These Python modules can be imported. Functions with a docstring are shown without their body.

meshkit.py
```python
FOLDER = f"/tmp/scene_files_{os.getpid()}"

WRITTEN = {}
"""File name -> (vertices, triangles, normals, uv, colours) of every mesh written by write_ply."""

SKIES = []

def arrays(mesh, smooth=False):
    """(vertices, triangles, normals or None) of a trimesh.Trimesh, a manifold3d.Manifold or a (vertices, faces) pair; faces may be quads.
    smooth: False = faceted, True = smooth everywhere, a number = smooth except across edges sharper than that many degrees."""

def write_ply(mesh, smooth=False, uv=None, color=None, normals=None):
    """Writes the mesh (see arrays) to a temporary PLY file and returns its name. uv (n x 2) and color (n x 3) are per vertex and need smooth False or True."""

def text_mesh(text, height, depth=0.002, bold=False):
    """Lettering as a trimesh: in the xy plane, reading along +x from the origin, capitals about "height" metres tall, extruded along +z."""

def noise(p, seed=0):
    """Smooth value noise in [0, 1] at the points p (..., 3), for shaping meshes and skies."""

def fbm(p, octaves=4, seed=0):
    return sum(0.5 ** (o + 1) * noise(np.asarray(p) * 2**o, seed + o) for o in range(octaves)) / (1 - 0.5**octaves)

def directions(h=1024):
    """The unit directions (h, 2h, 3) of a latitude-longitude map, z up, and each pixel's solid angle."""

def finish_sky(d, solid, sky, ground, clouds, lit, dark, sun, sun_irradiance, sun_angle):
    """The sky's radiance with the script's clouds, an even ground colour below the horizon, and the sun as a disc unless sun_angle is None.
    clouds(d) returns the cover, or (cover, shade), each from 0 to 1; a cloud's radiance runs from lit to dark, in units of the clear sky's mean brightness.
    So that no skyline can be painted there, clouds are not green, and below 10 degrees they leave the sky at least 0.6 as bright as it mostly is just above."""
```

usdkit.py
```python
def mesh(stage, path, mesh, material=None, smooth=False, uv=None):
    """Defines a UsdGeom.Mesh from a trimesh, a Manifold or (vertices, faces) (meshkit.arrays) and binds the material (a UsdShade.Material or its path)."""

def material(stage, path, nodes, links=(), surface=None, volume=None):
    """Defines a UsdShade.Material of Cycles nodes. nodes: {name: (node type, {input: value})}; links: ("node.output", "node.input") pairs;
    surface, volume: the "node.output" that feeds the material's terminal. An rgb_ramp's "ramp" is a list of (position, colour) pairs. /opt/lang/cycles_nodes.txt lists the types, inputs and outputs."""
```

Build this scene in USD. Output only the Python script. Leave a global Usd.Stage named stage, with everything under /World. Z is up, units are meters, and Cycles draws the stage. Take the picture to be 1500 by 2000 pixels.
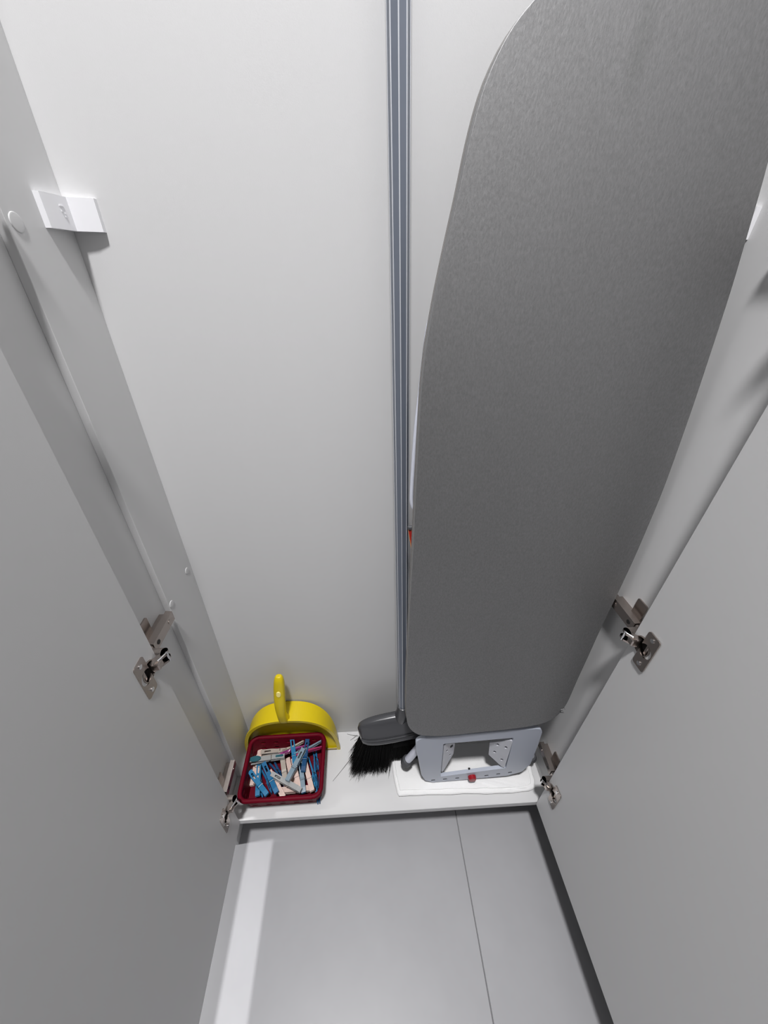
import math, random
import numpy as np
import trimesh
import manifold3d
import shapely.geometry as sg
from shapely import affinity
from pxr import Usd, UsdGeom, UsdLux, UsdShade, Gf, Sdf
import usdkit, meshkit

stage = Usd.Stage.CreateInMemory()
UsdGeom.SetStageUpAxis(stage, 'Z'); UsdGeom.SetStageMetersPerUnit(stage, 1.0)
UsdGeom.Xform.Define(stage, '/World'); UsdGeom.Scope.Define(stage, '/World/Looks')
rng = random.Random(7); nrg = np.random.default_rng(7)

# ------------------------------------------------------------------ camera, lamps, exposure
ZS = 0.147                                   # top of the cabinet's bottom panel above the floor
F_PX, YAW, PITCH, ROLL = 721.274, 0.0681523, 0.5718092, 0.0198224
CAM_POS = (0.0, 0.0, 1.05 + ZS)
EXPOSURE = 0.0
MAIN_LAMP, MAIN_POWER, MAIN_R = (-0.115, -0.245, 2.95), 66.0, 0.10
SIDE_LAMP, SIDE_POWER, SIDE_R = (-1.69, 0.23, 2.95), 72.0, 0.10
CEIL_Z = 3.01

def make_camera():
    cy, sy, cp, sp, cr, sr = math.cos(YAW), math.sin(YAW), math.cos(PITCH), math.sin(PITCH), math.cos(ROLL), math.sin(ROLL)
    fwd = np.array([sy * cp, cy * cp, -sp]); r0 = np.array([cy, -sy, 0]); u0 = np.cross(r0, fwd)
    right, up = cr * r0 + sr * u0, -sr * r0 + cr * u0
    cam = UsdGeom.Camera.Define(stage, '/World/camera')
    m = np.eye(4); m[0, :3], m[1, :3], m[2, :3], m[3, :3] = right, up, -fwd, CAM_POS
    cam.AddTransformOp().Set(Gf.Matrix4d(*m.ravel().tolist()))
    cam.CreateHorizontalApertureAttr(36.0); cam.CreateVerticalApertureAttr(48.0)
    cam.CreateFocalLengthAttr(36.0 * F_PX / 1500.0); cam.CreateFStopAttr(0.0)
    cam.CreateClippingRangeAttr((0.02, 100.0)); cam.CreateExposureAttr(EXPOSURE)
make_camera()

# ------------------------------------------------------------------ materials
def mat(name, color, rough=0.5, metal=0.0, spec=0.5, noise=None, bump=None, trans=0.0, coat=0.0, emit=None, sheen=0.0, stretch=(1, 1, 1)):
    n = {'p': ('principled_bsdf', {'base_color': color, 'roughness': rough, 'metallic': metal, 'specular_ior_level': spec,
                                   'transmission_weight': trans, 'coat_weight': coat, 'sheen_weight': sheen})}
    l = []
    if emit:
        n['p'][1]['emission_color'] = emit[0]; n['p'][1]['emission_strength'] = emit[1]
    if noise or bump:
        n['tc'] = ('texture_coordinate', {}); n['mp'] = ('mapping', {'scale': stretch}); l.append(('tc.object', 'mp.vector'))
    if noise:                                # (scale, amount)
        lo = [c * (1 - noise[1]) for c in color]; hi = [min(1, c * (1 + noise[1])) for c in color]
        n['nt'] = ('noise_texture', {'scale': noise[0], 'detail': 3.0, 'roughness': 0.6})
        n['rp'] = ('rgb_ramp', {'ramp': [(0.3, lo), (0.7, hi)]})
        l += [('mp.vector', 'nt.vector'), ('nt.fac', 'rp.fac'), ('rp.color', 'p.base_color')]
    if bump:                                 # (scale, distance)
        n['nb'] = ('noise_texture', {'scale': bump[0], 'detail': 2.0}); n['bp'] = ('bump', {'strength': 0.6, 'distance': bump[1]})
        l += [('mp.vector', 'nb.vector'), ('nb.fac', 'bp.height'), ('bp.normal', 'p.normal')]
    return usdkit.material(stage, '/World/Looks/' + name, n, l, surface='p.BSDF')

M = {}
M['laminate'] = mat('white_laminate', (0.60, 0.60, 0.60), 0.42, spec=0.35, bump=(900, 0.00006))
M['plastic_white'] = mat('white_plastic', (0.80, 0.80, 0.82), 0.35)
M['nickel'] = mat('nickel_plate', (0.44, 0.39, 0.36), 0.27, metal=1.0)
M['chrome'] = mat('bright_steel', (0.75, 0.75, 0.76), 0.15, metal=1.0)
M['dark'] = mat('dark_recess', (0.012, 0.011, 0.011), 0.6)  # near-black: painted shade in hinge cups and web holes; also small dark parts
M['tile'] = mat('floor_tile', (0.355, 0.355, 0.368), 0.38, spec=0.4, noise=(9, 0.03))
M['grout'] = mat('grout', (0.20, 0.20, 0.205), 0.9)
M['wall'] = mat('wall_paint', (0.16, 0.16, 0.16), 0.8)
M['ceiling'] = mat('ceiling_paint', (0.22, 0.22, 0.22), 0.85)
M['lamp_body'] = mat('lamp_body', (0.75, 0.75, 0.75), 0.5)
M['lamp_glow'] = mat('lamp_diffuser', (0.8, 0.8, 0.8), 0.5, emit=((1.0, 0.99, 1.0), 3.0))
M['pole_glint'] = mat('ridge_highlight', (0.62, 0.64, 0.68), 0.25, metal=0.3)  # paler than the pole: lamp highlight put into the colour
M['pole'] = mat('painted_steel_pole', (0.155, 0.175, 0.215), 0.30, metal=0.25, spec=0.6)
M['head'] = mat('grey_broom_plastic', (0.058, 0.059, 0.064), 0.24)
M['bristle'] = mat('black_bristle', (0.006, 0.006, 0.006), 0.8, spec=0.05)
M['fibre'] = mat('grey_bristle', (0.20, 0.20, 0.20), 0.5)
M['yellow'] = mat('yellow_plastic', (0.62, 0.475, 0.003), 0.33)
M['lip'] = mat('brown_rubber_lip', (0.20, 0.14, 0.03), 0.6)
M['hole_mark'] = mat('pale_yellow_inlay', (0.86, 0.74, 0.25), 0.4)
M['red'] = mat('wine_red_plastic', (0.115, 0.0006, 0.009), 0.55, spec=0.12)
M['wood'] = mat('pale_peg_wood', (0.64, 0.48, 0.42), 0.65, noise=(70, 0.09), stretch=(1, 8, 8))
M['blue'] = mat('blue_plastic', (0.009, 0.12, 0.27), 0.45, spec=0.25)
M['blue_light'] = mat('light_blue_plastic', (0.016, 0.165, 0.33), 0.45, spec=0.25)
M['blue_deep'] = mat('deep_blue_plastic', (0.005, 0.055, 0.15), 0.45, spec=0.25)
M['grey_clear'] = mat('grey_clear_plastic', (0.42, 0.43, 0.43), 0.3, trans=0.25)
M['beige_clear'] = mat('beige_clear_plastic', (0.50, 0.44, 0.38), 0.3, trans=0.2)
M['smoke_blue'] = mat('smoky_blue_plastic', (0.24, 0.33, 0.40), 0.3, trans=0.2)
M['teal'] = mat('teal_grip', (0.008, 0.09, 0.12), 0.5)
M['pink'] = mat('pink_plastic', (0.34, 0.025, 0.10), 0.35)
M['magenta'] = mat('magenta_plastic', (0.30, 0.05, 0.21), 0.35)
M['cloth'] = mat('white_cotton', (0.82, 0.82, 0.815), 0.95, spec=0.1, bump=(420, 0.0006))
M['tray'] = mat('blue_grey_plastic', (0.43, 0.46, 0.53), 0.35)
M['web'] = mat('pale_grey_plastic', (0.52, 0.53, 0.57), 0.4)
M['button'] = mat('red_button', (0.30, 0.006, 0.014), 0.35)
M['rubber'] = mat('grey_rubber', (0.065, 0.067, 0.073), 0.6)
M['tube'] = mat('white_painted_tube', (0.62, 0.64, 0.72), 0.3)
M['board_back'] = mat('board_back', (0.25, 0.25, 0.26), 0.6)
M['tag_red'] = mat('tag_red', (0.36, 0.016, 0.010), 0.5)
M['tag_orange'] = mat('tag_orange', (0.72, 0.28, 0.08), 0.5)
M['crumb'] = mat('crumb', (0.05, 0.045, 0.04), 0.9)

def make_cover_material():
    # silver-grey ironing cover: fine heathered weave running lengthways, worn pale flecks along the edges and a faint smear near the nose
    n = {'tc': ('texture_coordinate', {}), 'mp': ('mapping', {'scale': (520, 520, 230)}), 'nt': ('noise_texture', {'scale': 1.0, 'detail': 3.0, 'roughness': 0.6}),
         'rp': ('rgb_ramp', {'ramp': [(0.28, (0.240, 0.240, 0.242)), (0.72, (0.300, 0.300, 0.302))]}),
         'm2': ('mapping', {'scale': (3.0, 3.0, 1.5)}), 'n2': ('noise_texture', {'scale': 2.0, 'detail': 2.0}),
         'r2': ('rgb_ramp', {'ramp': [(0.3, (0.95, 0.95, 0.945)), (0.7, (1.0, 1.0, 1.0))]}),
         'mx': ('mix_color', {'blend_type': 'multiply', 'fac': 1.0}),
         'ms': ('mapping', {'scale': (1 / 0.011, 0.0, 1 / 0.045), 'location': (-0.2370 / 0.011, 0.0, -(ZS + 1.212) / 0.045)}),
         'gr': ('gradient_texture', {'gradient_type': 'spherical'}), 'rs': ('rgb_ramp', {'ramp': [(0.0, (1, 1, 1)), (0.5, (0.93, 0.935, 0.93)), (1.0, (0.89, 0.90, 0.89))]}),
         'my': ('mix_color', {'blend_type': 'multiply', 'fac': 1.0}),
         'bp': ('bump', {'strength': 0.5, 'distance': 0.0004}),
         'p': ('principled_bsdf', {'roughness': 0.62, 'metallic': 0.93, 'specular_ior_level': 0.35, 'sheen_weight': 0.05})}
    l = [('tc.object', 'mp.vector'), ('mp.vector', 'nt.vector'), ('nt.fac', 'rp.fac'), ('tc.object', 'm2.vector'), ('m2.vector', 'n2.vector'),
         ('n2.fac', 'r2.fac'), ('rp.color', 'mx.a'), ('r2.color', 'mx.b'), ('tc.object', 'ms.vector'), ('ms.vector', 'gr.vector'), ('gr.fac', 'rs.fac'), ('mx.result', 'my.a'), ('rs.color', 'my.b'), ('my.result', 'p.base_color'), ('nt.fac', 'bp.height'), ('bp.normal', 'p.normal')]
    return usdkit.material(stage, '/World/Looks/ironing_cover', n, l, surface='p.BSDF')
M['cover'] = make_cover_material()
M['hem'] = mat('cover_hem', (0.20, 0.195, 0.19), 0.9, spec=0.1)

# ------------------------------------------------------------------ helpers
taken = {}
def numbered(parent, name):
    k = (str(parent), name); i = taken.get(k, -1) + 1; taken[k] = i
    return name if i == 0 else f'{name}_{i:03d}'
def tag(p, label=None, cat=None, group=None, kind=None):
    for k, v in (('label', label), ('category', cat), ('group', group), ('kind', kind)):
        if v: p.SetCustomDataByKey(k, v)
    return p
def thing(name, label, cat, loc=(0, 0, 0), rz=0.0, group=None, kind=None):
    x = UsdGeom.Xform.Define(stage, '/World/' + numbered('/World', name))
    if any(loc): x.AddTranslateOp().Set(Gf.Vec3d(*map(float, loc)))
    if rz: x.AddRotateZOp().Set(float(rz))
    return tag(x.GetPrim(), label, cat, group, kind)
def obj(name, mesh, m, parent=None, label=None, kind=None, smooth=30):
    path = str(parent.GetPath()) if parent else '/World'
    p = usdkit.mesh(stage, f'{path}/{numbered(path, name)}', mesh, M[m], smooth=smooth).GetPrim()
    return tag(p, label, kind=kind)
cat = trimesh.util.concatenate
def T(m, t): m = m.copy(); m.apply_translation(t); return m
def X(m, R, t=(0, 0, 0)):
    m = m.copy(); A = np.eye(4); A[:3, :3] = R; A[:3, 3] = t; m.apply_transform(A); return m
def bx(lo, hi, r=0.0008):
    lo, hi = np.minimum(lo, hi).astype(float), np.maximum(lo, hi).astype(float); c, h = (lo + hi) / 2, (hi - lo) / 2
    r = min(r, h.min() * 0.6)
    if r <= 0: return T(trimesh.creation.box(2 * h), c)
    pts = [np.array([sx, sy, sz]) * (h - np.array(o) * r) for sx in (-1, 1) for sy in (-1, 1) for sz in (-1, 1) for o in ((0, 1, 1), (1, 0, 1), (1, 1, 0))]
    return T(trimesh.convex.convex_hull(np.array(pts)), c)
def tube(pts, r, sides=12, caps=True):
    p = np.asarray(pts, float); t = np.gradient(p, axis=0); t /= np.linalg.norm(t, axis=1, keepdims=True) + 1e-12
    r = np.broadcast_to(r, (len(p),)); a = np.cross(t[0], [0, 0, 1.0]);
    if np.linalg.norm(a) < 1e-3: a = np.cross(t[0], [1.0, 0, 0])
    rows = []; ang = np.arange(sides) * 2 * np.pi / sides
    for i in range(len(p)):
        a = a - t[i] * (a @ t[i]); a /= np.linalg.norm(a); b = np.cross(t[i], a)
        rows.append(p[i] + r[i] * (np.cos(ang)[:, None] * a + np.sin(ang)[:, None] * b))
    return loft(rows, caps)
def loft(rows, caps=True):
    k, n = len(rows[0]), len(rows); v = list(np.vstack(rows)); f = []
    for i in range(n - 1):
        for j in range(k):
            a, b, c, d = i * k + j, i * k + (j + 1) % k, (i + 1) * k + (j + 1) % k, (i + 1) * k + j
            f += [[a, b, c], [a, c, d]]
    if caps:
        v += [rows[0].mean(0), rows[-1].mean(0)]; s, e = len(v) - 2, len(v) - 1
        for j in range(k):
            f += [[s, (j + 1) % k, j], [e, (n - 1) * k + j, (n - 1) * k + (j + 1) % k]]
    m = trimesh.Trimesh(np.array(v), np.array(f), process=False); 
    if m.volume < 0: m.invert()
    return m
def prism(poly, h, z0=0.0):
    ms = [trimesh.creation.extrude_polygon(g, h, engine='earcut') for g in getattr(poly, 'geoms', [poly])]
    return T(cat(ms), (0, 0, z0))
def tomf(m):
    m = m.copy(); m.merge_vertices()
    return manifold3d.Manifold(manifold3d.Mesh(np.asarray(m.vertices, np.float32), np.asarray(m.faces, np.uint32)))
def frommf(m):
    q = m.to_mesh(); return trimesh.Trimesh(q.vert_properties[:, :3], q.tri_verts, process=False)
def cut(a, *bs):
    r = tomf(a)
    for b in bs: r = r - tomf(b)
    return frommf(r)
def cyl(a, b, r, sides=20): return tube([a, b], r, sides)
def frame(xa, ya, za): return np.stack([xa, ya, za], 1)
def smooth_loop(pts, n, closed=True):
    p = np.asarray(pts, float); q = np.vstack([p, p[:1]]) if closed else p
    s = np.r_[0, np.cumsum(np.linalg.norm(np.diff(q, axis=0), axis=1))]
    from scipy.interpolate import CubicSpline, PchipInterpolator
    f = PchipInterpolator(s, q); t = np.linspace(0, s[-1], n + 1)[:-1] if closed else np.linspace(0, s[-1], n)
    return f(t)
def pillow(poly, th, r, z0=0.0, steps=5):
    """A flat body of thickness th with rounded edges, from a shapely polygon, standing on z0."""
    n = 260; base = poly.exterior; ring = np.array([base.interpolate(t, normalized=True).coords[0] for t in np.linspace(0, 1, n + 1)[:-1]])
    if sg.Polygon(ring).exterior.is_ccw is False: ring = ring[::-1]
    tan = np.roll(ring, -1, 0) - np.roll(ring, 1, 0); tan /= np.linalg.norm(tan, axis=1, keepdims=True); nor = np.stack([-tan[:, 1], tan[:, 0]], 1)
    rows = []
    for sgn in (0, 1):
        for k in range(steps):
            a = (k if sgn == 0 else steps - 1 - k) / (steps - 1) * np.pi / 2
            off, zz = r * (1 - np.sin(a)), r * (1 - np.cos(a))
            z = z0 + zz if sgn == 0 else z0 + th - zz
            rows.append(np.c_[ring + nor * off, np.full(n, z)])
    v = np.vstack(rows); f = []
    for i in range(len(rows) - 1):
        for j in range(n):
            a, b, c, d = i * n + j, i * n + (j + 1) % n, (i + 1) * n + (j + 1) % n, (i + 1) * n + j
            f += [[a, b, c], [a, c, d]]
    for i, flip in ((0, True), (len(rows) - 1, False)):
        tri = trimesh.creation.triangulate_polygon(sg.Polygon(rows[i][:, :2]), engine='earcut')
        tv, tf = tri
        from scipy.spatial import cKDTree
        idx = cKDTree(rows[i][:, :2]).query(tv)[1] + i * n
        tf = idx[np.asarray(tf)]
        p = v[tf]; up = np.cross(p[:, 1] - p[:, 0], p[:, 2] - p[:, 0])[:, 2] > 0
        want = ~np.full(len(tf), flip)
        tf = np.where((up == want)[:, None], tf, tf[:, ::-1]); f += tf.tolist()
    m = trimesh.Trimesh(v, np.array(f), process=False)
    if m.volume < 0: m.invert()
    return m

# ------------------------------------------------------------------ the room
RX0, RX1, RY0, RY1 = -2.75, 0.475, -2.05, 0.56
floor = tag(obj('floor', bx((RX0, RY0, -0.05), (RX1, RY1, -0.0025), 0), 'grout'), 'grey large-format tiled floor in front of the cabinet', kind='structure')
TS, GX, GY = 0.60, 0.232, 0.45
for i in range(-6, 4):
    for j in range(-6, 2):
        x0, y0 = GX + i * TS, GY + j * TS
        lo = (max(x0 + 0.0008, RX0), max(y0 + 0.0008, RY0)); hi = (min(x0 + TS - 0.0008, RX1), min(y0 + TS - 0.0008, RY1))
        if hi[0] - lo[0] > 0.02 and hi[1] - lo[1] > 0.02:
            obj('tile', bx((*lo, -0.0095), (*hi, 0.0), 0.0009), 'tile', floor)
def struct(name, mesh, m, label): return tag(obj(name, mesh, m), label, kind='structure')
struct('wall_back', bx((RX0, RY1, 0), (RX1, RY1 + 0.1, CEIL_Z), 0), 'wall', 'grey painted wall behind the cabinet')
struct('wall_left', bx((RX0 - 0.1, RY0, 0), (RX0, RY1, CEIL_Z), 0), 'wall', 'grey painted wall at the left end of the room')
struct('wall_right', bx((RX1, RY0, 0), (RX1 + 0.1, RY1, CEIL_Z), 0), 'wall', 'unseen grey wall set close beside the right door to block stray light')  # out of view, pulled in beside the door to cut stray light
struct('wall_front', bx((RX0, RY0 - 0.1, 0), (RX1, RY0, CEIL_Z), 0), 'wall', 'grey painted wall facing the cabinet')
struct('ceiling', bx((RX0 - 0.1, RY0 - 0.1, CEIL_Z), (RX1 + 0.1, RY1 + 0.1, CEIL_Z + 0.1), 0), 'ceiling', 'grey flat ceiling with two round lamps')

def ceiling_light(loc, power, r, label):
    t = thing('ceiling_light', label, 'ceiling lamp', loc, group=None)
    h = CEIL_Z - loc[2]
    obj('housing', trimesh.creation.revolve(np.array([(0, 0.012), (r, 0.012), (r + 0.004, 0.0), (r + 0.016, 0.004), (r + 0.016, h), (0, h)]), sections=48), 'lamp_body', t)
    obj('diffuser', T(trimesh.creation.cylinder(r, 0.004, sections=48), (0, 0, 0.008)), 'lamp_glow', t)
    d = UsdLux.DiskLight.Define(stage, str(t.GetPath()) + '/lamp_light')
    d.CreateRadiusAttr(r); d.CreateIntensityAttr(power / (math.pi * r * r) / math.pi); d.CreateColorAttr(Gf.Vec3f(1.0, 0.99, 1.0))
    d.AddTranslateOp().Set(Gf.Vec3d(0, 0, 0.003))
ceiling_light(MAIN_LAMP, MAIN_POWER, MAIN_R, 'round ceiling lamp above the open cabinet')
ceiling_light(SIDE_LAMP, SIDE_POWER, SIDE_R, 'round ceiling lamp to the left of the cabinet')

# ------------------------------------------------------------------ the tall cabinet
XL, XLO, XR, XRO = -0.3113, -0.3211, 0.4216, 0.4314        # inner liner faces and outer side-panel faces
YB, YF, YLIN = 0.5263, 0.3433, 0.4331                         # back panel, cabinet front, front edge of the liners
TOP = 2.18
cab = thing('tall_cabinet', 'tall white laminate broom cabinet with both doors standing open', 'cabinet')
obj('back_panel', bx((XLO, YB, ZS - 0.018), (XRO, YB + 0.010, TOP), 0), 'laminate', cab)
obj('bottom_panel', bx((XLO, YF, ZS - 0.018), (XRO, YB, ZS), 0.0008), 'laminate', cab)
obj('top_panel', bx((XLO, YF, TOP - 0.018), (XRO, YB, TOP), 0.0008), 'laminate', cab)
for s, xo, zb in ((-1, XLO, 0.0), (1, XRO, ZS - 0.018)):
    obj('side_panel', bx((xo, YF, zb), (xo + s * 0.018, YB + 0.010, TOP), 0.0006), 'laminate', cab)
obj('liner_panel', bx((XL, YLIN, ZS), (XLO, YB, TOP - 0.018), 0.0005), 'laminate', cab)
obj('plinth', bx((XLO, 0.47, 0.0), (XRO, 0.488, ZS - 0.018), 0.0006), 'laminate', cab)

H_Z = [ZS + 0.112, ZS + 0.5965, ZS + 1.108, ZS + 1.65]          # hinge heights, floor upwards
HZ_R = [ZS + 0.114, ZS + 0.604, ZS + 1.108, ZS + 1.65]
DOOR_L, DOOR_R = -0.2908, 0.4000                                # inner faces of the open doors at their hinge edges
DY1, DY0 = 0.3415, -0.022                                       # hinge edge and free edge
CUPY_L, CUPY_R = 0.3185, 0.3220
DOOR_TILT = {-1: 0.85, 1: 1.3}                                  # degrees each door stands off a right angle
def rounded(w, h, r): return sg.box(-w / 2 + r, -h / 2 + r, w / 2 - r, h / 2 - r).buffer(r, quad_segs=6)
def swing(s, m, xf):
    m = m.copy(); m.apply_transform(trimesh.transformations.rotation_matrix(math.radians(DOOR_TILT[s]), [0, 0, 1], [xf, DY1, 0])); return m
def cabinet_door(s, xf, heights, cy):
    d = bx((xf, DY0, ZS - 0.005), (xf + s * 0.018, DY1, TOP - 0.004), 0.0009)
    d = cut(d, *[cyl((xf - s * 0.002, cy, z), (xf + s * 0.0115, cy, z), 0.0148, 28) for z in heights])
    return obj('door', swing(s, d, xf), 'laminate', cab, smooth=30)
cabinet_door(-1, DOOR_L, H_Z, CUPY_L); cabinet_door(1, DOOR_R, HZ_R, CUPY_R)

# --- hinges. Modelled for the left side (x points into the cabinet, y into its depth), mirrored for the right.
def cabinet_hinge(s, z, cup_y, ZA=-0.0055, dy=0.0185):
    xo, xd = (XLO, DOOR_L) if s < 0 else (XRO, DOOR_R)
    def place(m, x0, dz=0.0):                       # local x -> world, mirrored on the right
        v = m.vertices.copy(); v[:, 0] = x0 - s * v[:, 0]; v[:, 2] += z + dz
        q = trimesh.Trimesh(v, m.faces, process=False)
        if s > 0: q.invert()
        return q
    ym = 0.365 + dy                               # middle of the mounting plate
    wing = prism(rounded(0.021, 0.056, 0.003), 0.0022)                      # plan y-z, thickness x
    toyz = np.array([[0, 0, 1.0], [1, 0, 0], [0, 1, 0]])
    wing = X(wing, toyz, (0.0, ym - 0.004, 0.004))
    rail = bx((0.0, 0.338 + dy, -0.0065), (0.0115, 0.400 + dy, 0.0065), 0.001)
    root = obj('hinge', place(cat([wing, rail]), xo, ZA), 'nickel', cab)
    # arm: a channel with a flat crown and two bent flanges
    prof = sg.Polygon([(-0.0095, 0), (-0.0085, 0.0095), (0.0085, 0.0095), (0.0095, 0), (0.0082, 0), (0.0074, 0.0082), (-0.0074, 0.0082), (-0.0082, 0)])
    arm = prism(prof, 0.062)                                                   # profile z,x extruded along y
    arm = X(arm, np.array([[0, 1.0, 0], [0, 0, 1.0], [1.0, 0, 0]]), (0.0095, 0.341 + dy, 0))
    nose = bx((0.0105, 0.324 + dy, -0.0075), (0.0175, 0.342 + dy, 0.0075), 0.002)
    if arm.volume < 0: arm.invert()
    obj('hinge_arm', place(cat([arm, nose]), xo, ZA), 'nickel', root)
    for yy in (0.352 + dy, 0.389 + dy):
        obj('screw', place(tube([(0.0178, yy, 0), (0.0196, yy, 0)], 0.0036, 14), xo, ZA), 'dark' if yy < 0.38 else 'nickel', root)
    # folding links from the arm nose over the door edge into the cup
    gap = abs(xd - xo)                                                         # door face further in than the side panel
    x1, y1 = 0.016, 0.327 + dy; x2, y2 = gap + 0.003, cup_y + 0.008
    xm, ymid = gap + 0.0125, 0.3245 + dy
    lk = []
    for zz in (-0.0062, 0.0062):
        pts = [(x1, y1, zz), (xm - 0.001, ymid + 0.002, zz), (xm, ymid - 0.003, zz), (x2, y2, zz)]
        for a, b in zip(pts[:-1], pts[1:]):
            c0, c1 = tube([(a[0], a[1], a[2] - 0.0016), (a[0], a[1], a[2] + 0.0016)], 0.0044, 12), tube([(b[0], b[1], b[2] - 0.0016), (b[0], b[1], b[2] + 0.0016)], 0.0044, 12)
            lk.append(trimesh.convex.convex_hull(np.vstack([c0.vertices, c1.vertices])))
    lk.append(bx((x2 - 0.003, y2 - 0.004, -0.006), (xm, y2 + 0.008, 0.006), 0.0015))
    obj('hinge_link', place(cat(lk), xo), 'nickel', root)
    obj('link_pin', place(cat([tube([(xm + 0.0035, ymid - 0.002, -0.0085), (xm + 0.0035, ymid - 0.002, 0.0085)], 0.0017, 10),
                               tube([(xm + 0.0026, ymid - 0.003, 0.007), (x2 + 0.006, y2 + 0.002, 0.007)], 0.0016, 10)]), xo), 'chrome', root)
    # cup with its flange screwed to the door
    fl = rounded(0.0225, 0.065, 0.004).difference(sg.Point(0.0015, 0).buffer(0.0112, quad_segs=10))
    fl = X(prism(fl, 0.0018), toyz, (0.0, cup_y - 0.0105, 0))
    cup = cut(tube([(-0.011, cup_y, 0), (0.0016, cup_y, 0)], 0.0146, 28), tube([(-0.0100, cup_y, 0), (0.003, cup_y, 0)], 0.0135, 28))
    cp = obj('hinge_cup', place(cat([fl, cup]), xd), 'nickel', root)
    obj('cup_shade', place(tube([(-0.0098, cup_y, 0), (-0.0094, cup_y, 0)], 0.0132, 28), xd), 'dark', root)  # near-black disc paints the shade at the bottom of the cup
    for zz in (-0.0245, 0.0245):
        obj('screw', place(tube([(0.0016, cup_y - 0.0105, zz), (0.0030, cup_y - 0.0105, zz)], 0.0032, 14), xd), 'chrome', root)
    obj('spring_plate', place(bx((-0.006, cup_y - 0.009, -0.011), (-0.0015, cup_y - 0.004, 0.011), 0.001), xd), 'nickel', root)
for k, z in enumerate(H_Z): cabinet_hinge(-1, z, CUPY_L, -0.0110 if k == 0 else -0.0055)
for z in HZ_R: cabinet_hinge(1, z, CUPY_R)

# --- round screw caps on the liner panel
for y, z, r in ((0.4455, ZS + 1.0844, 0.0080), (0.5099, ZS + 0.6047, 0.0062), (0.4401, ZS + 0.5958, 0.0062)):
    for s, xi in ((-1, XL),):
        c = trimesh.creation.revolve(np.array([(0, 0.0011), (r * 0.85, 0.0010), (r * 0.96, 0.0007), (r, 0.0)]), sections=28)
        R = np.array([[0, 0, -s], [1.0, 0, 0], [0, -s, 0]]).astype(float)
        c = X(c, R, (xi, y, z))
        obj('screw_cap', c, 'laminate', cab)

# --- plastic corner brackets between liner and back panel
def corner_bracket(s, xi, y0, z0):
    hz = 0.0285; x1 = 0.0345                               # reach along the side panel, reach along the back panel
    d = 0.0078
    prof = sg.Polygon([(0, y0), (d * 0.75, y0), (d, y0 + 0.011), (d + 0.001, YB - d - 0.001), (x1 - 0.012, YB - d), (x1, YB - d * 0.7), (x1, YB), (0, YB)])
    m = prism(prof, hz); m = T(m, (0, 0, z0))
    v = m.vertices.copy(); v[:, 0] = xi - s * v[:, 0]; m = trimesh.Trimesh(v, m.faces, process=False)
    if m.volume < 0: m.invert()
    b = obj('corner_bracket', m, 'plastic_white', cab, smooth=20)
    marks = [bx((d - 0.0003, 0.5025, z0 + 0.0195), (d + 0.0012, 0.5085, z0 + 0.0205), 0), bx((d - 0.0003, 0.5032, z0 + 0.0150), (d + 0.0011, 0.5050, z0 + 0.0165), 0),
             bx((d - 0.0003, 0.5070, z0 + 0.0135), (d + 0.0011, 0.5095, z0 + 0.0145), 0), bx((d - 0.0003, 0.5055, z0 + 0.0105), (d + 0.0011, 0.5085, z0 + 0.0115), 0)]
    v = cat(marks); vv = v.vertices.copy(); vv[:, 0] = xi - s * vv[:, 0]; v = trimesh.Trimesh(vv, v.faces, process=False)
    if s > 0: v.invert()
    obj('moulded_mark', v, 'plastic_white', b)
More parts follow.
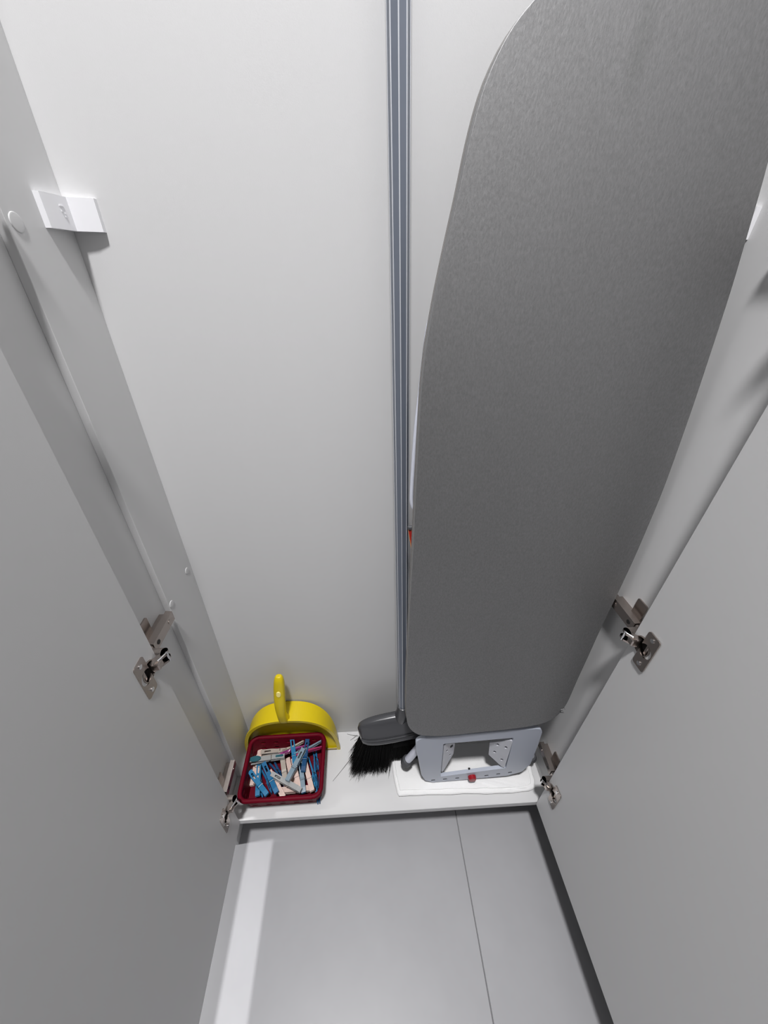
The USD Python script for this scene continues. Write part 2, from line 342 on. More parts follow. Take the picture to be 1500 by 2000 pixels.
corner_bracket(-1, XL, 0.4825, ZS + 1.0835); corner_bracket(1, XRO, 0.4840, ZS + 1.0890)

# ------------------------------------------------------------------ ironing board, standing on its iron rest at the right
K = math.hypot(1, 0.075)
EV = np.array([0, 0.075, 1]) / K; EN = np.array([0, -1, 0.075]) / K; EU = np.array([1.0, 0, 0])
def bp(u, v, n=0.0):                         # board coordinates: u across, v along, n out towards the room
    return np.array([u, 0.346 * 1.05, ZS]) + EV * v + EN * n
def onb(m): return X(m, frame(EU, EV, EN), bp(0, 0))
ib = thing('ironing_board', 'tall ironing board with silver-grey cover standing upright against the back right of the cabinet', 'ironing board')
out = [(0.1412, 1.2372), (0.1280, 1.2239), (0.1199, 1.2122), (0.1088, 1.1887), (0.1017, 1.1613), (0.0945, 1.1193), (0.0868, 1.0777), (0.0782, 1.0246), (0.0725, 0.9750),
       (0.0708, 0.9300), (0.0710, 0.8577), (0.0716, 0.7800), (0.0724, 0.7024), (0.0726, 0.6134), (0.0736, 0.5200), (0.0744, 0.4400), (0.0758, 0.3718), (0.0778, 0.3300), (0.0812, 0.3010),
       (0.0920, 0.2745), (0.1109, 0.2580), (0.1549, 0.2518), (0.2271, 0.2574), (0.3146, 0.2655), (0.3660, 0.2790), (0.3900, 0.3060), (0.3990, 0.3480), (0.4010, 0.4107),
       (0.4036, 0.4683), (0.4072, 0.5558), (0.4118, 0.6255), (0.4155, 0.7092), (0.4165, 0.7900), (0.4122, 0.8950), (0.4056, 0.9849), (0.4000, 1.0480), (0.3950, 1.0885), (0.3870, 1.1472),
       (0.3730, 1.2050), (0.3500, 1.2500), (0.3150, 1.2820), (0.2720, 1.2970), (0.2280, 1.2920), (0.1830, 1.2710)]
loop = smooth_loop(out, 260); poly = sg.Polygon(loop)
TH = 0.018
obj('cover', onb(pillow(poly, TH, 0.0008, -TH)), 'cover', ib, smooth=40)
obj('base_plate', onb(prism(poly.buffer(-0.012), 0.004, -TH - 0.0042)), 'board_back', ib)
# binding along the rim of the cover, a narrow folded hem
hem_in = np.array([sg.Polygon(loop).buffer(-0.0005).exterior.interpolate(t, normalized=True).coords[0] for t in np.linspace(0, 1, 241)])
obj('hem', onb(tube(np.c_[hem_in, np.full(len(hem_in), -TH + 0.004)], 0.0020, 6, caps=False)), 'hem', ib)
# small pinned clip in the lower right corner of the cover
cc = bp(0.3930, 0.3230, -0.002)
obj('cover_clip', cat([tube([cc + EU * 0.002 + EV * a, cc + EN * 0.006 + EU * 0.002 + EV * a * 1.4, cc + EN * 0.006 - EU * 0.006 + EV * a], 0.0009, 6) for a in (-0.004, 0.004)]), 'chrome', ib, label='tiny bright wire clip')
# iron rest: moulded frame with a window, standing on the cloth below the board
KT = 0.987                                    # iron rest stands in a vertical plane y = YT; coordinates (x, height) in that plane
YT = 0.3755 * 1.05 * KT
def tq(u, v): return (u * KT, 1.05 - (1.05 - v) * KT)
RT = frame(np.array([1.0, 0, 0]), np.array([0, 0, 1.0]), np.array([0, -1.0, 0]))
def ont(m): return X(m, RT, (0, YT, ZS))
def tw(u, v, d): q = tq(u, v); return np.array([q[0], YT + d, ZS + q[1]])
tray = [(0.1072, 0.1732), (0.105, 0.2069), (0.113, 0.2191), (0.1306, 0.2194), (0.364, 0.2365), (0.375, 0.2333), (0.3823, 0.2177), (0.3867, 0.1637), (0.3912, 0.07), (0.3785, 0.0316), (0.3437, 0.014), (0.1599, 0.0015), (0.1398, 0.0154), (0.1289, 0.0442), (0.1163, 0.1226)]
win = [(0.1667, 0.1916), (0.3207, 0.2021), (0.325, 0.1541), (0.3322, 0.0588), (0.1758, 0.0327)]
slot_at = [(0.1599, 0.0155), (0.1887, 0.0173), (0.2189, 0.0189), (0.2906, 0.0235), (0.3191, 0.0282), (0.3476, 0.0328)]
tp = sg.Polygon([tq(*p) for p in tray]).buffer(-0.012).buffer(0.012, quad_segs=8)
wp = sg.Polygon([tq(*p) for p in win]).buffer(-0.003).buffer(0.003, quad_segs=5)
slot_shape = affinity.rotate(rounded(0.0100, 0.0080, 0.0030), 4)
tm = cut(pillow(tp, 0.0080, 0.0025, -0.0080), prism(wp, 0.05, -0.03), *[T(prism(slot_shape, 0.03, -0.0030), (*tq(u, v), 0)) for u, v in slot_at])
rest = obj('iron_rest', ont(tm), 'tray', ib, label='pale blue-grey plastic iron rest with a window', smooth=30)
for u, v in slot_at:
    obj('slot_shade', ont(T(prism(slot_shape.buffer(-0.0001), 0.0021, -0.0029), (*tq(u, v), 0))), 'rubber', rest)  # dark insert, the shade of a deep slot put in as colour
def web(corners, holes):
    # a perforated web from the window edge of the iron rest back under the board; corners: front low, front high, back high, back low
    w = [np.array(c) for c in corners]
    xa = (w[2] + w[3] - w[0] - w[1]); za = w[1] - w[0]; xa /= np.linalg.norm(xa); na = np.cross(xa, za); na /= np.linalg.norm(na); za = np.cross(na, xa)
    P2 = np.array([((c - w[0]) @ xa, (c - w[0]) @ za) for c in w])
    pg = sg.Polygon(P2).buffer(-0.004).buffer(0.004, quad_segs=5)
    for a, b, r in holes:
        q = (1 - a) * ((1 - b) * P2[0] + b * P2[1]) + a * ((1 - b) * P2[3] + b * P2[2])
        pg = pg.difference(affinity.scale(sg.Point(*q).buffer(r, quad_segs=5), 1.0, 1.5))
    m = X(prism(pg, 0.0065, -0.0050), frame(xa, za, na), w[0])
    if m.volume < 0: m.invert()
    wb = obj('web', m, 'web', rest)
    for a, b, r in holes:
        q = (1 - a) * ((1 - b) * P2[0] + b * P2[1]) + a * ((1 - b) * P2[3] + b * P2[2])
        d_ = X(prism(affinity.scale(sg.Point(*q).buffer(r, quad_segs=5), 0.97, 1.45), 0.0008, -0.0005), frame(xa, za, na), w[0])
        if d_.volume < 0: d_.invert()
        obj('hole_shade', d_, 'dark', rest)  # dark disc filling the hole, painted shade of the depth behind
web([tw(0.3300, 0.0560, 0.004), tw(0.3235, 0.1930, 0.004), tw(0.2830, 0.1508, 0.020), tw(0.2899, 0.0969, 0.020)], [(0.62, 0.84, 0.0034), (0.22, 0.74, 0.0034), (0.70, 0.42, 0.0034), (0.25, 0.24, 0.0034)])
web([tw(0.1777, 0.0360, 0.004), tw(0.1690, 0.1850, 0.004), tw(0.2008, 0.1500, 0.020), tw(0.2030, 0.1016, 0.020)], [(0.72, 0.84, 0.0046), (0.34, 0.72, 0.0030), (0.66, 0.36, 0.0028)])
obj('button', ont(T(trimesh.creation.revolve(np.array([(0, -0.001), (0.0095, -0.001), (0.0095, 0.006), (0.0080, 0.0085), (0, 0.0090)]), sections=28), (*tq(0.2541, 0.0250), 0))), 'button', rest, label='round red button')
obj('catch', ont(bx((0.2415, 0.0555, -0.011), (0.2465, 0.0580, -0.006), 0.0006)), 'dark', rest)
# legs folded behind the board
wire = [(0.1400, 1.060), (0.1100, 1.045), (0.0840, 1.020), (0.0791, 1.0041), (0.0771, 0.9796), (0.0740, 0.9293), (0.0716, 0.8904), (0.0704, 0.8409), (0.0701, 0.8050), (0.0702, 0.7840), (0.0722, 0.7710), (0.0775, 0.7630), (0.0950, 0.7580), (0.1250, 0.7570)]
wl = smooth_loop(wire, 60, closed=False)
obj('wire_stay', tube([bp(u, v, -0.0336) for u, v in wl], 0.0028, 10), 'tube', ib, label='thin white wire stay')
def folded_leg(foot, knee, mid, top):
    f, k, m_, t_ = [np.array(p) for p in (foot, knee, mid, top)]
    d = (f - k) / np.linalg.norm(f - k)
    lg = obj('leg', tube(smooth_loop([f, f * 0.4 + k * 0.6, k, k * 0.4 + m_ * 0.6, m_, t_], 36, closed=False), 0.0088, 16), 'tube', ib)
    obj('rubber_foot', tube([f - d * 0.012, f - d * 0.009, f + d * 0.004, f + d * 0.009, f + d * 0.0115], [0.0098, 0.0124, 0.0128, 0.0108, 0.004], 20), 'rubber', lg)
folded_leg((0.0945, 0.4185, ZS + 0.0630), (0.1173, 0.4185, ZS + 0.1217), (0.1500, 0.4195, ZS + 0.2600), (0.1650, 0.4450, ZS + 0.6000))
folded_leg((0.4060, 0.4185, ZS + 0.0500), (0.3800, 0.4185, ZS + 0.1217), (0.3500, 0.4195, ZS + 0.2600), (0.3350, 0.4450, ZS + 0.6000))
tg = obj('care_tag', onb(T(prism(sg.Polygon([(0.0672, 0.7336), (0.0950, 0.7332), (0.0950, 0.6780), (0.0766, 0.6790), (0.0730, 0.7020)]), 0.0016), (0, 0, -0.0302))), 'tag_red', ib, label='red and orange tag hanging beside the board edge')
obj('tag_border', onb(cat([T(prism(sg.Polygon([(0.0671, 0.7336), (0.0676, 0.7336), (0.0735, 0.7030), (0.0774, 0.6790), (0.0764, 0.6790), (0.0728, 0.7020)]), 0.0010), (0, 0, -0.0286)),
                          T(prism(sg.Polygon([(0.0722, 0.7322), (0.0780, 0.7322), (0.0780, 0.7220), (0.0745, 0.7250)]), 0.0010), (0, 0, -0.0286))])), 'tag_orange', tg)
obj('tag_clamp', onb(bx((0.0665, 0.7332, -0.0325), (0.0890, 0.7400, -0.0270), 0.0015)), 'rubber', tg)

# ------------------------------------------------------------------ broom
br = thing('broom', 'broom with ribbed grey pole, grey plastic head and black bristles leaning on the cabinet back', 'broom')
PB, PT = np.array([0.0842, 0.4600, ZS + 0.2030]), np.array([0.0366, 0.5151, ZS + 1.300])
pd = (PT - PB) / np.linalg.norm(PT - PB)
pa = np.cross(pd, [0, 1.0, 0]); pa /= np.linalg.norm(pa); pn = np.cross(pd, pa)
ang = np.arange(192) * 2 * np.pi / 192
tc = np.array([-0.06, -0.49, 0.30]); face = math.atan2(tc @ pn, tc @ pa)        # one ridge looks out of the cabinet
dd = (ang - face + np.pi / 8) % (np.pi / 4) - np.pi / 8
rad = np.minimum(0.0108 * math.cos(math.pi / 8) / np.cos(np.pi / 8 - np.abs(dd)), 0.01062) + 0.00035 * np.exp(-(dd / 0.05) ** 2) * 0
ring = rad[:, None] * (np.cos(ang)[:, None] * pa + np.sin(ang)[:, None] * pn)
obj('pole', loft([PB + ring * 0.995, PB + pd * 0.4 + ring, PT + ring, PT + pd * 0.002 + ring * 0.92]), 'pole', br, label='long blue-grey ribbed pole', smooth=50)
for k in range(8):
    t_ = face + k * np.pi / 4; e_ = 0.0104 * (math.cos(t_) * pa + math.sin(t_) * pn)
    obj('ridge_glint', tube([PB + pd * 0.012 + e_, PT + e_], 0.00075, 8), 'pole_glint', br)  # pale strips paint the bright highlight lines along the pole edges
hx = np.array([math.cos(math.radians(8)), math.sin(math.radians(4)), math.sin(math.radians(8))]); hx /= np.linalg.norm(hx)
hz = np.array([-0.05, 0.05, 1.0]); hz -= hx * (hz @ hx); hz /= np.linalg.norm(hz); hy = np.cross(hz, hx)
HC = np.array([0.0850, 0.4620, ZS + 0.1500])
def hp(a, b, c): return HC + hx * a + hy * b + hz * c
rows = []
for a in np.linspace(-1, 1, 41):
    e = (1 - abs(a) ** 3.6) ** (1 / 2.4); e = max(e, 0.03)
    hh, ww = 0.060 * (0.50 + 0.50 * e), 0.0285 * (0.25 + 0.75 * e) * (1.0 if e > 0.05 else 0.6)
    sec = []
    for k in range(32):
        t = 2 * np.pi * k / 32; c, s_ = math.cos(t), math.sin(t)
        y = ww * math.copysign(abs(c) ** 0.62, c) * (1.0 if s_ < 0 else 1.0 - 0.42 * s_)
        z = (hh if s_ > 0 else 0.012) * math.copysign(abs(s_) ** (0.92 if s_ > 0 else 0.5), s_) + 0.0 * a
        sec.append(hp(a * 0.104, y, z - 0.014 + (0.060 - hh) * 0.15))
    rows.append(np.array(sec))
rows = [rows[0].mean(0) + (rows[0] - rows[0].mean(0)) * 0.5] + rows + [rows[-1].mean(0) + (rows[-1] - rows[-1].mean(0)) * 0.5]
obj('head', loft(rows), 'head', br, smooth=60)
seam = []
for a in np.linspace(-0.97, 0.97, 41):
    e = (1 - abs(a) ** 3.6) ** (1 / 2.4); seam.append(hp(a * 0.104, -0.0285 * (0.25 + 0.75 * e) - 0.0002, -0.001))
obj('head_seam', tube(seam, 0.0013, 6), 'head', br)
sk = PB + pd * 0.0
obj('socket', tube([hp(0.0, 0, 0.030), sk + pd * 0.006, sk + pd * 0.030, sk + pd * 0.031], [0.0170, 0.0150, 0.0128, 0.0110], 24), 'head', br)
hairs = []
for i in range(5200):
    a, b = nrg.uniform(-1, 1), nrg.uniform(-1, 1)
    p0 = hp(a * 0.097, b * 0.0215, -0.020)
    spread = max(0.0, -a - 0.30) ** 1.4 * 0.055 + 0.004 * nrg.normal()
    tipx = p0[0] - spread - 0.004
    tipy = p0[1] - 0.006 - 0.010 * max(0, -b) + 0.005 * nrg.normal() - 0.006 * max(0, -a)
    lift = abs(nrg.normal()) * 0.009 + (0.019 if tipx > 0.056 else 0.0)
    if tipx > 0.055: tipy = max(tipy, 0.4385)
    p2 = np.array([tipx, tipy, ZS + 0.0014 + lift]); mid = (p0 + p2) / 2 + np.array([0.12 * (p0[0] - tipx), 0.1 * (p0[1] - tipy), 0.0])
    hairs.append((p0, mid, p2))
def hair_mesh(hs, r0, r1):
    V, Fc = [], []
    for (p0, pm, p2) in hs:
        t = p2 - p0; t = t / np.linalg.norm(t); a = np.cross(t, [0, 1.0, 0.3]); a /= np.linalg.norm(a); b = np.cross(t, a); n0 = len(V)
        for p, r in ((p0, r0), (pm, (r0 + r1) * 0.52)):
            for k in range(3):
                V.append(p + r * (math.cos(k * 2.0944) * a + math.sin(k * 2.0944) * b))
        V.append(p2 + t * 0.0)
        for k in range(3):
            q = (k + 1) % 3; Fc += [[n0 + k, n0 + q, n0 + 3 + q], [n0 + k, n0 + 3 + q, n0 + 3 + k], [n0 + 3 + k, n0 + 3 + q, n0 + 6]]
    return trimesh.Trimesh(np.array(V), np.array(Fc), process=False)
obj('bristles', hair_mesh(hairs, 0.0013, 0.0013), 'bristle', br, label='dense black bristles', kind='stuff', smooth=False)
obj('bristle_block', bx((-0.096, -0.021, -0.060), (0.096, 0.021, -0.020), 0.004).apply_transform(np.vstack([np.c_[frame(hx, hy, hz), HC], [0, 0, 0, 1]])), 'bristle', br)
for (ax, ay), (bx_, by_) in (((-0.0354, 0.4632), (-0.0850, 0.4106)), ((-0.0351, 0.4395), (-0.0450, 0.4174)), ((-0.0170, 0.4329), (-0.0222, 0.4118)), ((-0.0220, 0.5100), (-0.0528, 0.5200)), ((-0.0264, 0.5120), (-0.0441, 0.5036)), ((-0.0222, 0.5051), (-0.0332, 0.5017))):
    obj('loose_bristle', tube([(ax, ay, ZS + 0.009), ((ax + bx_) / 2, (ay + by_) / 2, ZS + 0.003), (bx_, by_, ZS + 0.0006)], 0.0005, 5), 'fibre', br)

# ------------------------------------------------------------------ yellow dustpan
dp = thing('dustpan', 'yellow plastic dustpan standing on its mouth behind the red basket', 'dustpan')
DX = -0.1885; DA, DB, DD = 0.1140, 0.1630, 0.045
def dshape(a, b, e=2.5, n=72):
    t = np.linspace(0, np.pi, n); x = a * np.sign(np.cos(t)) * np.abs(np.cos(t)) ** (2 / e); y = b * np.sin(t) ** (2 / e)
    return sg.Polygon(np.c_[x, y])
def ond(m):
    # pan coordinates (u across, v up, n from the back plate to the open front) to the leaning, wedge-shaped pan
    m = m.copy(); u, v, n = m.vertices.T
    t = np.clip(v / DB, -0.05, 1.3); back = 0.4870 + 0.0365 * np.clip(t, 0, 1) ** 0.8; front = 0.4820 - 0.0080 * t
    m.vertices = np.c_[DX + u, back + (front - back) * n / DD, ZS + 0.0005 + v]
    if m.volume < 0: m.invert()
    return m
outer = dshape(DA, DB); inner = outer.buffer(-0.0028).union(sg.box(-DA + 0.0028, -0.02, DA - 0.0028, 0.004))
obj('pan', ond(cut(prism(outer, DD), prism(inner, DD, 0.0030)).subdivide_to_size(0.02, max_iter=8)), 'yellow', dp, smooth=25)
flange = outer.buffer(0.0050).difference(outer.buffer(-0.0032)).intersection(sg.box(-1, 0.0, 1, 1)).difference(sg.box(-DA + 0.0032, -0.01, DA - 0.0032, 0.008))
obj('rim', ond(prism(flange, 0.0045, DD - 0.0035).subdivide_to_size(0.02, max_iter=8)), 'yellow', dp)
obj('lip', ond(bx((-DA + 0.004, 0.0, 0.030), (DA - 0.004, 0.0035, DD - 0.001), 0.0006)), 'lip', dp, label='brown rubber lip')
hn = []
for x, y, z, w, h in [(-0.1935, 0.4860, 0.1560, 0.0135, 0.0120), (-0.1942, 0.4790, 0.1740, 0.0112, 0.0115), (-0.1950, 0.4770, 0.1950, 0.0105, 0.0105), (-0.1950, 0.4810, 0.2260, 0.0122, 0.0105), (-0.1935, 0.4890, 0.2580, 0.0126, 0.0105), (-0.1918, 0.4945, 0.2840, 0.0118, 0.0100), (-0.1910, 0.4970, 0.2990, 0.0095, 0.0080), (-0.1908, 0.4980, 0.3060, 0.0050, 0.0042)]:
    t = np.arange(24) * 2 * np.pi / 24
    hn.append(np.c_[x + w * np.sign(np.cos(t)) * np.abs(np.cos(t)) ** 0.8, y - h * np.sign(np.sin(t)) * np.abs(np.sin(t)) ** 0.8, np.full(24, ZS + z)])
def interp_rows(rows, n):
    from scipy.interpolate import PchipInterpolator
    A = np.array(rows); f = PchipInterpolator(np.arange(len(A)), A.reshape(len(A), -1)); return [f(t).reshape(A.shape[1:]) for t in np.linspace(0, len(A) - 1, n)]
hd = obj('handle', loft(interp_rows(hn, 40)), 'yellow', dp, smooth=60)
eye = trimesh.creation.revolve(np.array([(0.0, 0.0010), (0.0046, 0.0010), (0.0054, -0.001)]), sections=24)
obj('hanging_eye', X(eye, frame(np.array([1.0, 0, 0]), np.array([0, 0.30, 1.45]), np.array([0, -0.96, 0.28])), (-0.1930, 0.4795, ZS + 0.2650)), 'hole_mark', hd, label='pale oval at the top of the handle')

# ------------------------------------------------------------------ red basket
BC, BROT = (-0.1970, 0.4242), 0.6
bk = thing('basket', 'small wine-red perforated plastic basket full of clothes pegs', 'basket', (*BC, ZS + 0.0004), BROT)
BH, BW, BD = 0.063, 0.178, 0.130                      # height, top width, top depth (body, without its rim)
def brect(w, d, r): return sg.box(-w / 2 + r, -d / 2 + r, w / 2 - r, d / 2 - r).buffer(r, quad_segs=8)
def bloft(dw, z0, z1):
    rr = []
    for z in (z0, z1):
        f = z / BH; p = brect(BW - 0.004 * (1 - f) - dw, BD - 0.019 * (1 - f) - dw, 0.016 - dw / 4)
        rr.append(np.c_[np.array(p.exterior.coords)[:-1], np.full(len(p.exterior.coords) - 1, z)])
    return loft(rr)
shell = tomf(bloft(0, 0.0, BH)) - tomf(bloft(0.0044, 0.0022, BH + 0.001))
for z in (0.013, 0.030, 0.048):
    for k in range(5):
        x = (k - 2) * 0.0315; el = prism(affinity.scale(sg.Point(0, 0).buffer(1, quad_segs=6), 0.0068, 0.0034), 0.4, -0.2)
        shell -= tomf(X(el, np.array([[1.0, 0, 0], [0, 0, -1.0], [0, 1.0, 0]]), (x, 0, z)))
    for k in range(4):
        y = (k - 1.5) * 0.0290; el = prism(affinity.scale(sg.Point(0, 0).buffer(1, quad_segs=6), 0.0062, 0.0034), 0.5, -0.25)
        shell -= tomf(X(el, np.array([[0, 0, 1.0], [1.0, 0, 0], [0, 1.0, 0]]), (0, y, z)))
obj('body', frommf(shell), 'red', bk, smooth=30)
rim = brect(BW + 0.010, BD + 0.010, 0.020).difference(brect(BW - 0.003, BD - 0.003, 0.0155))
obj('rim', tube(np.c_[np.array(brect(BW + 0.0035, BD + 0.0035, 0.018).exterior.coords), np.full(len(brect(BW + 0.0035, BD + 0.0035, 0.018).exterior.coords), BH)], 0.0050, 12, caps=False), 'red', bk, smooth=60)

# ------------------------------------------------------------------ clothes pegs
def peg(name_label, style, cols, x, y, z, deg, L, mode):
    t = UsdGeom.Xform.Define(stage, '/World/' + numbered('/World', 'clothes_peg'))
    t.AddTranslateOp().Set(Gf.Vec3d(x, y, ZS + z)); t.AddRotateZOp().Set(deg)
    tag(t.GetPrim(), name_label, 'clothes peg', 'clothes pegs in the red basket')
    w = 0.0112 if style == 'wood' else 0.0104
    h = L / 2
    if style == 'wood':
        side = sg.Polygon([(-h, 0.0060), (-h, 0.0022), (-0.004, 0.0004), (h, 0.0004), (h, 0.0040), (h - 0.006, 0.0052), (0.010, 0.0060), (0.006, 0.0052), (0.002, 0.0060)])
    else:
        side = sg.Polygon([(-h, 0.0088), (-h, 0.0062), (-0.012, 0.0022), (0.000, 0.0005), (0.010, 0.0012), (h - 0.008, 0.0004), (h, 0.0010), (h, 0.0034), (h - 0.010, 0.0052), (0.012, 0.0056), (0.004, 0.0046), (-0.010, 0.0058)])
    spread = 1.0
    def one(s):
        pts = np.array(side.exterior.coords)[:-1] * [1, s]
        m = prism(sg.Polygon(pts).buffer(-0.0006).buffer(0.0006, quad_segs=3), w, -w / 2)
        if style != 'wood':                                       # a window through the jaw
            m = cut(m, T(prism(rounded(0.012, 0.0016, 0.0007), 0.03, -0.015), (h * 0.55, s * 0.0030, 0)), X(prism(rounded(0.016, 0.0042, 0.0020), 0.03, -0.015), np.array([[1.0, 0, 0], [0, 0, 1.0], [0, -1.0, 0]]), (-h * 0.55, 0, 0)))
        if mode == 'stack': m = X(m, np.array([[1.0, 0, 0], [0, 0, -1.0], [0, 1.0, 0]]))
        return m
    obj('prong', one(1), cols[0], t.GetPrim()); obj('prong', one(-1), cols[-1], t.GetPrim())
    q = np.linspace(0, 4 * 2 * np.pi, 44); coil = np.c_[0.003 + 0.0026 * np.cos(q), 0.0026 * np.sin(q), np.linspace(-w / 2 - 0.001, w / 2 + 0.001, 44)]
    ends = [tube(coil, 0.0006, 5)] + [tube([(0.003, 0, s * (w / 2 + 0.0012)), (0.008, s * 0.0030, s * (w / 2 + 0.0012)), (0.0095, s * 0.0062, s * (w / 2 + 0.0002)), (0.0095, s * 0.0064, -s * w / 2)], 0.0006, 5) for s in (1, -1)]
    sp = cat(ends)
    if mode == 'stack': sp = X(sp, np.array([[1.0, 0, 0], [0, 0, -1.0], [0, 1.0, 0]]))
    obj('spring', sp, 'chrome', t.GetPrim())
    if style == 'pad':
        for xx in (-h + 0.013,):
            g = prism(affinity.scale(sg.Point(0, 0).buffer(1, quad_segs=8), 0.0135, 0.0062), 0.0030)
            obj('grip_pad', T(g, (xx, 0, 0.0072)), 'teal', t.GetPrim(), label='oval teal grip pad')
        obj('grip_pad', T(prism(rounded(0.018, 0.0045, 0.002), 0.0016), (h - 0.012, 0, 0.0050)), 'teal', t.GetPrim())
PEGS = [
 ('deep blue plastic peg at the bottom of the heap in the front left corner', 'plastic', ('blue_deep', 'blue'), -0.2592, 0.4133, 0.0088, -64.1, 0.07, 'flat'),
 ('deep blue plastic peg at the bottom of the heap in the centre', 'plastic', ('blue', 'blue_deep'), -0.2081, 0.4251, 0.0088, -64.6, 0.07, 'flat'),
 ('pale wooden peg lying along the front wall of the basket', 'wood', ('wood', 'wood'), -0.1724, 0.3896, 0.0205, 1.3, 0.07, 'stack'),
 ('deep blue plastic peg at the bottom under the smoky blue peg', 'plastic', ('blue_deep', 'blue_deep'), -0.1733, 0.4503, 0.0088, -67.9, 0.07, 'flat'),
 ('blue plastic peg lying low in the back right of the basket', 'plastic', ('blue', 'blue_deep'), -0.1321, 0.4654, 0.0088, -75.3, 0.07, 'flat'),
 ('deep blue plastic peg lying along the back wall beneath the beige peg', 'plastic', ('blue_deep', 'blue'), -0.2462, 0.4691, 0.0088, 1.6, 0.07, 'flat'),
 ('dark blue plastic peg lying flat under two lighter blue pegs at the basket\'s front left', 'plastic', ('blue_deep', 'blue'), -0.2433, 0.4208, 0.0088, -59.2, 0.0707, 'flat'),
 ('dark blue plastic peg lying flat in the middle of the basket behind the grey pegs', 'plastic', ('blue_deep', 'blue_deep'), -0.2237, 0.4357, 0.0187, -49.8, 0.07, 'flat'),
 ('bright blue plastic peg lying flat along the right wall of the basket', 'plastic', ('blue', 'blue_light'), -0.1313, 0.4269, 0.0187, -74.6, 0.07, 'flat'),
 ('slate blue plastic peg lying low between two wooden pegs on the right', 'plastic', ('smoke_blue', 'blue'), -0.1562, 0.4116, 0.0340, -76.8, 0.07, 'stack'),
 ('pale wooden peg half hidden against the left wall of the basket', 'wood', ('wood', 'wood'), -0.2788, 0.4417, 0.0105, -86.7, 0.07, 'stack'),
 ('pale wooden peg lying front to back under the grey peg with teal pads', 'wood', ('wood', 'wood'), -0.2697, 0.4486, 0.0205, -86.3, 0.084, 'stack'),
 ('pale wooden peg at the front of the basket under the long grey peg', 'wood', ('wood', 'wood'), -0.2145, 0.3980, 0.0340, -52.1, 0.07, 'stack'),
 ('weathered wooden peg in the centre beside the dark blue peg', 'wood', ('beige_clear', 'wood'), -0.2027, 0.4298, 0.0305, -72.8, 0.07, 'stack'),
 ('pale wooden peg right of the centre, the left one of three wooden neighbours', 'wood', ('wood', 'wood'), -0.1887, 0.4295, 0.0105, -68.8, 0.07, 'stack'),
 ('pale wooden peg in the middle of the three wooden neighbours, under the smoky blue peg', 'wood', ('wood', 'wood'), -0.1710, 0.4170, 0.0340, -70.9, 0.07, 'stack'),
 ('long pale wooden peg at the right, the outermost of three wooden neighbours', 'wood', ('wood', 'wood'), -0.1422, 0.4141, 0.0305, -68.4, 0.0713, 'stack'),
 ('blue plastic peg standing out at the back of the basket under the magenta tips', 'plastic', ('blue_light', 'blue'), -0.1814, 0.4586, 0.0475, -75.4, 0.07, 'stack'),
 ('dark teal-blue plastic peg at the back right below the pink peg', 'plastic', ('blue_deep', 'blue'), -0.1515, 0.4507, 0.0475, -92.5, 0.07, 'stack'),
 ('light blue plastic peg pointing at the front wall beside the left wooden peg', 'plastic', ('blue_light', 'blue_light'), -0.2620, 0.4158, 0.0205, -81.0, 0.07, 'stack'),
 ('blue plastic peg lying slantwise across the light blue peg at the front left', 'plastic', ('blue_light', 'blue'), -0.2571, 0.4020, 0.0340, -44.2, 0.07, 'stack'),
 ('mid blue plastic peg slanting down to the front wall left of the long grey peg', 'plastic', ('blue', 'blue_deep'), -0.2287, 0.4063, 0.0475, -55.6, 0.0749, 'stack'),
 ('long grey translucent peg lying slantwise over the front of the heap', 'plastic', ('grey_clear', 'grey_clear'), -0.1896, 0.3950, 0.0475, -25.8, 0.0816, 'stack'),
 ('smoky blue translucent peg lying across the wooden pegs with a shining spring', 'plastic', ('smoke_blue', 'smoke_blue'), -0.1704, 0.4257, 0.0610, -114.7, 0.0723, 'stack'),
 ('beige translucent peg lying along the back wall of the basket', 'plastic', ('beige_clear', 'beige_clear'), -0.2308, 0.4767, 0.0205, 5.3, 0.0754, 'stack'),
 ('grey translucent peg with teal oval pads lying across the left of the heap', 'pad', ('grey_clear', 'grey_clear'), -0.2441, 0.4498, 0.0440, 5.6, 0.0821, 'stack'),
 ('pink plastic peg at the back right corner of the basket', 'plastic', ('pink', 'smoke_blue'), -0.1458, 0.4640, 0.0470, -161.1, 0.07, 'flat'),
 ('magenta plastic peg leaning on the back wall over the beige peg', 'plastic', ('magenta', 'beige_clear'), -0.1859, 0.4700, 0.0440, -161.1, 0.07, 'flat'),
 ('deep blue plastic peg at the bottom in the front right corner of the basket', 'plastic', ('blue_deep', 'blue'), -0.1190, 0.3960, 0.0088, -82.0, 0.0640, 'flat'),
]
for a in PEGS: peg(*a)

# ------------------------------------------------------------------ folded white cloth
cl = thing('cloth', 'folded white cotton cloth lying under the iron rest on the cabinet floor', 'cloth')
edge = [(0.0640, 0.4850), (0.0626, 0.4431), (0.0651, 0.4087), (0.0700, 0.3750), (0.0730, 0.3700), (0.1400, 0.3685), (0.2234, 0.3663), (0.3000, 0.3632), (0.3476, 0.3620), (0.3900, 0.3640), (0.4060, 0.3690), (0.4120, 0.3820), (0.4170, 0.4400), (0.4160, 0.4850)]
def cloth_layer(shrink, th, z0, seed, dx=0.0):
    p = sg.Polygon(edge).buffer(-shrink)
    m = pillow(p, th, th * 0.46, z0)
    v = m.vertices.copy(); n = meshkit.fbm(v * [40, 40, 40], 3, seed) - 0.5
    v[:, 0] += dx + 0.004 * n; v[:, 1] += 0.003 * (meshkit.fbm(v * [35, 35, 20], 3, seed + 9) - 0.5)
    w = np.clip((v[:, 2] - z0) / th, 0, 1); v[:, 2] -= w * 0.0035 * (meshkit.fbm(v * [30, 30, 0], 3, seed + 4))
    return trimesh.Trimesh(v, m.faces, process=False)
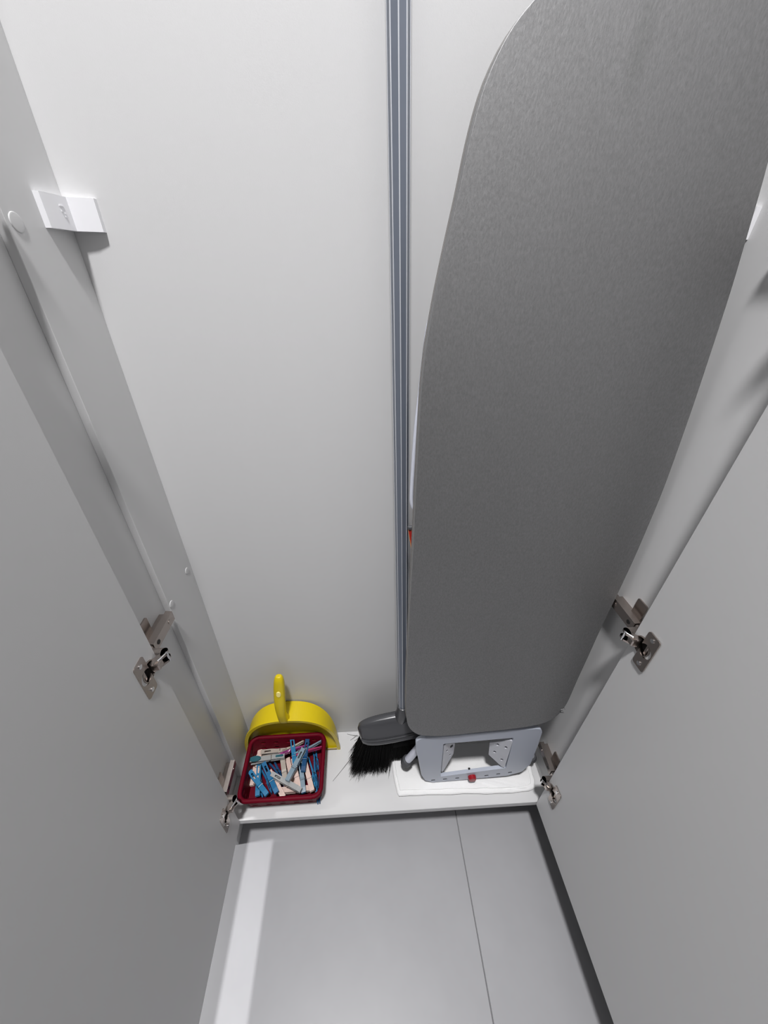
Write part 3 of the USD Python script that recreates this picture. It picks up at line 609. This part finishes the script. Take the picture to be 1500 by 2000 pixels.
obj('fold', cloth_layer(0.0, 0.0120, ZS + 0.0006, 3), 'cloth', cl, smooth=60)
obj('fold', cloth_layer(0.0090, 0.0050, ZS + 0.0100, 5, -0.002), 'cloth', cl, smooth=60)

# crumb of dirt on the cabinet floor
c = trimesh.creation.icosphere(1, 0.0016); c.vertices *= [1.0, 1.3, 0.7]
c.vertices += 0.0004 * nrg.normal(size=c.vertices.shape)
tag(obj('crumb', T(c, (0.0458, 0.4251, ZS + 0.0011)), 'crumb'), 'tiny dark crumb on the cabinet floor in front of the broom', 'crumb')
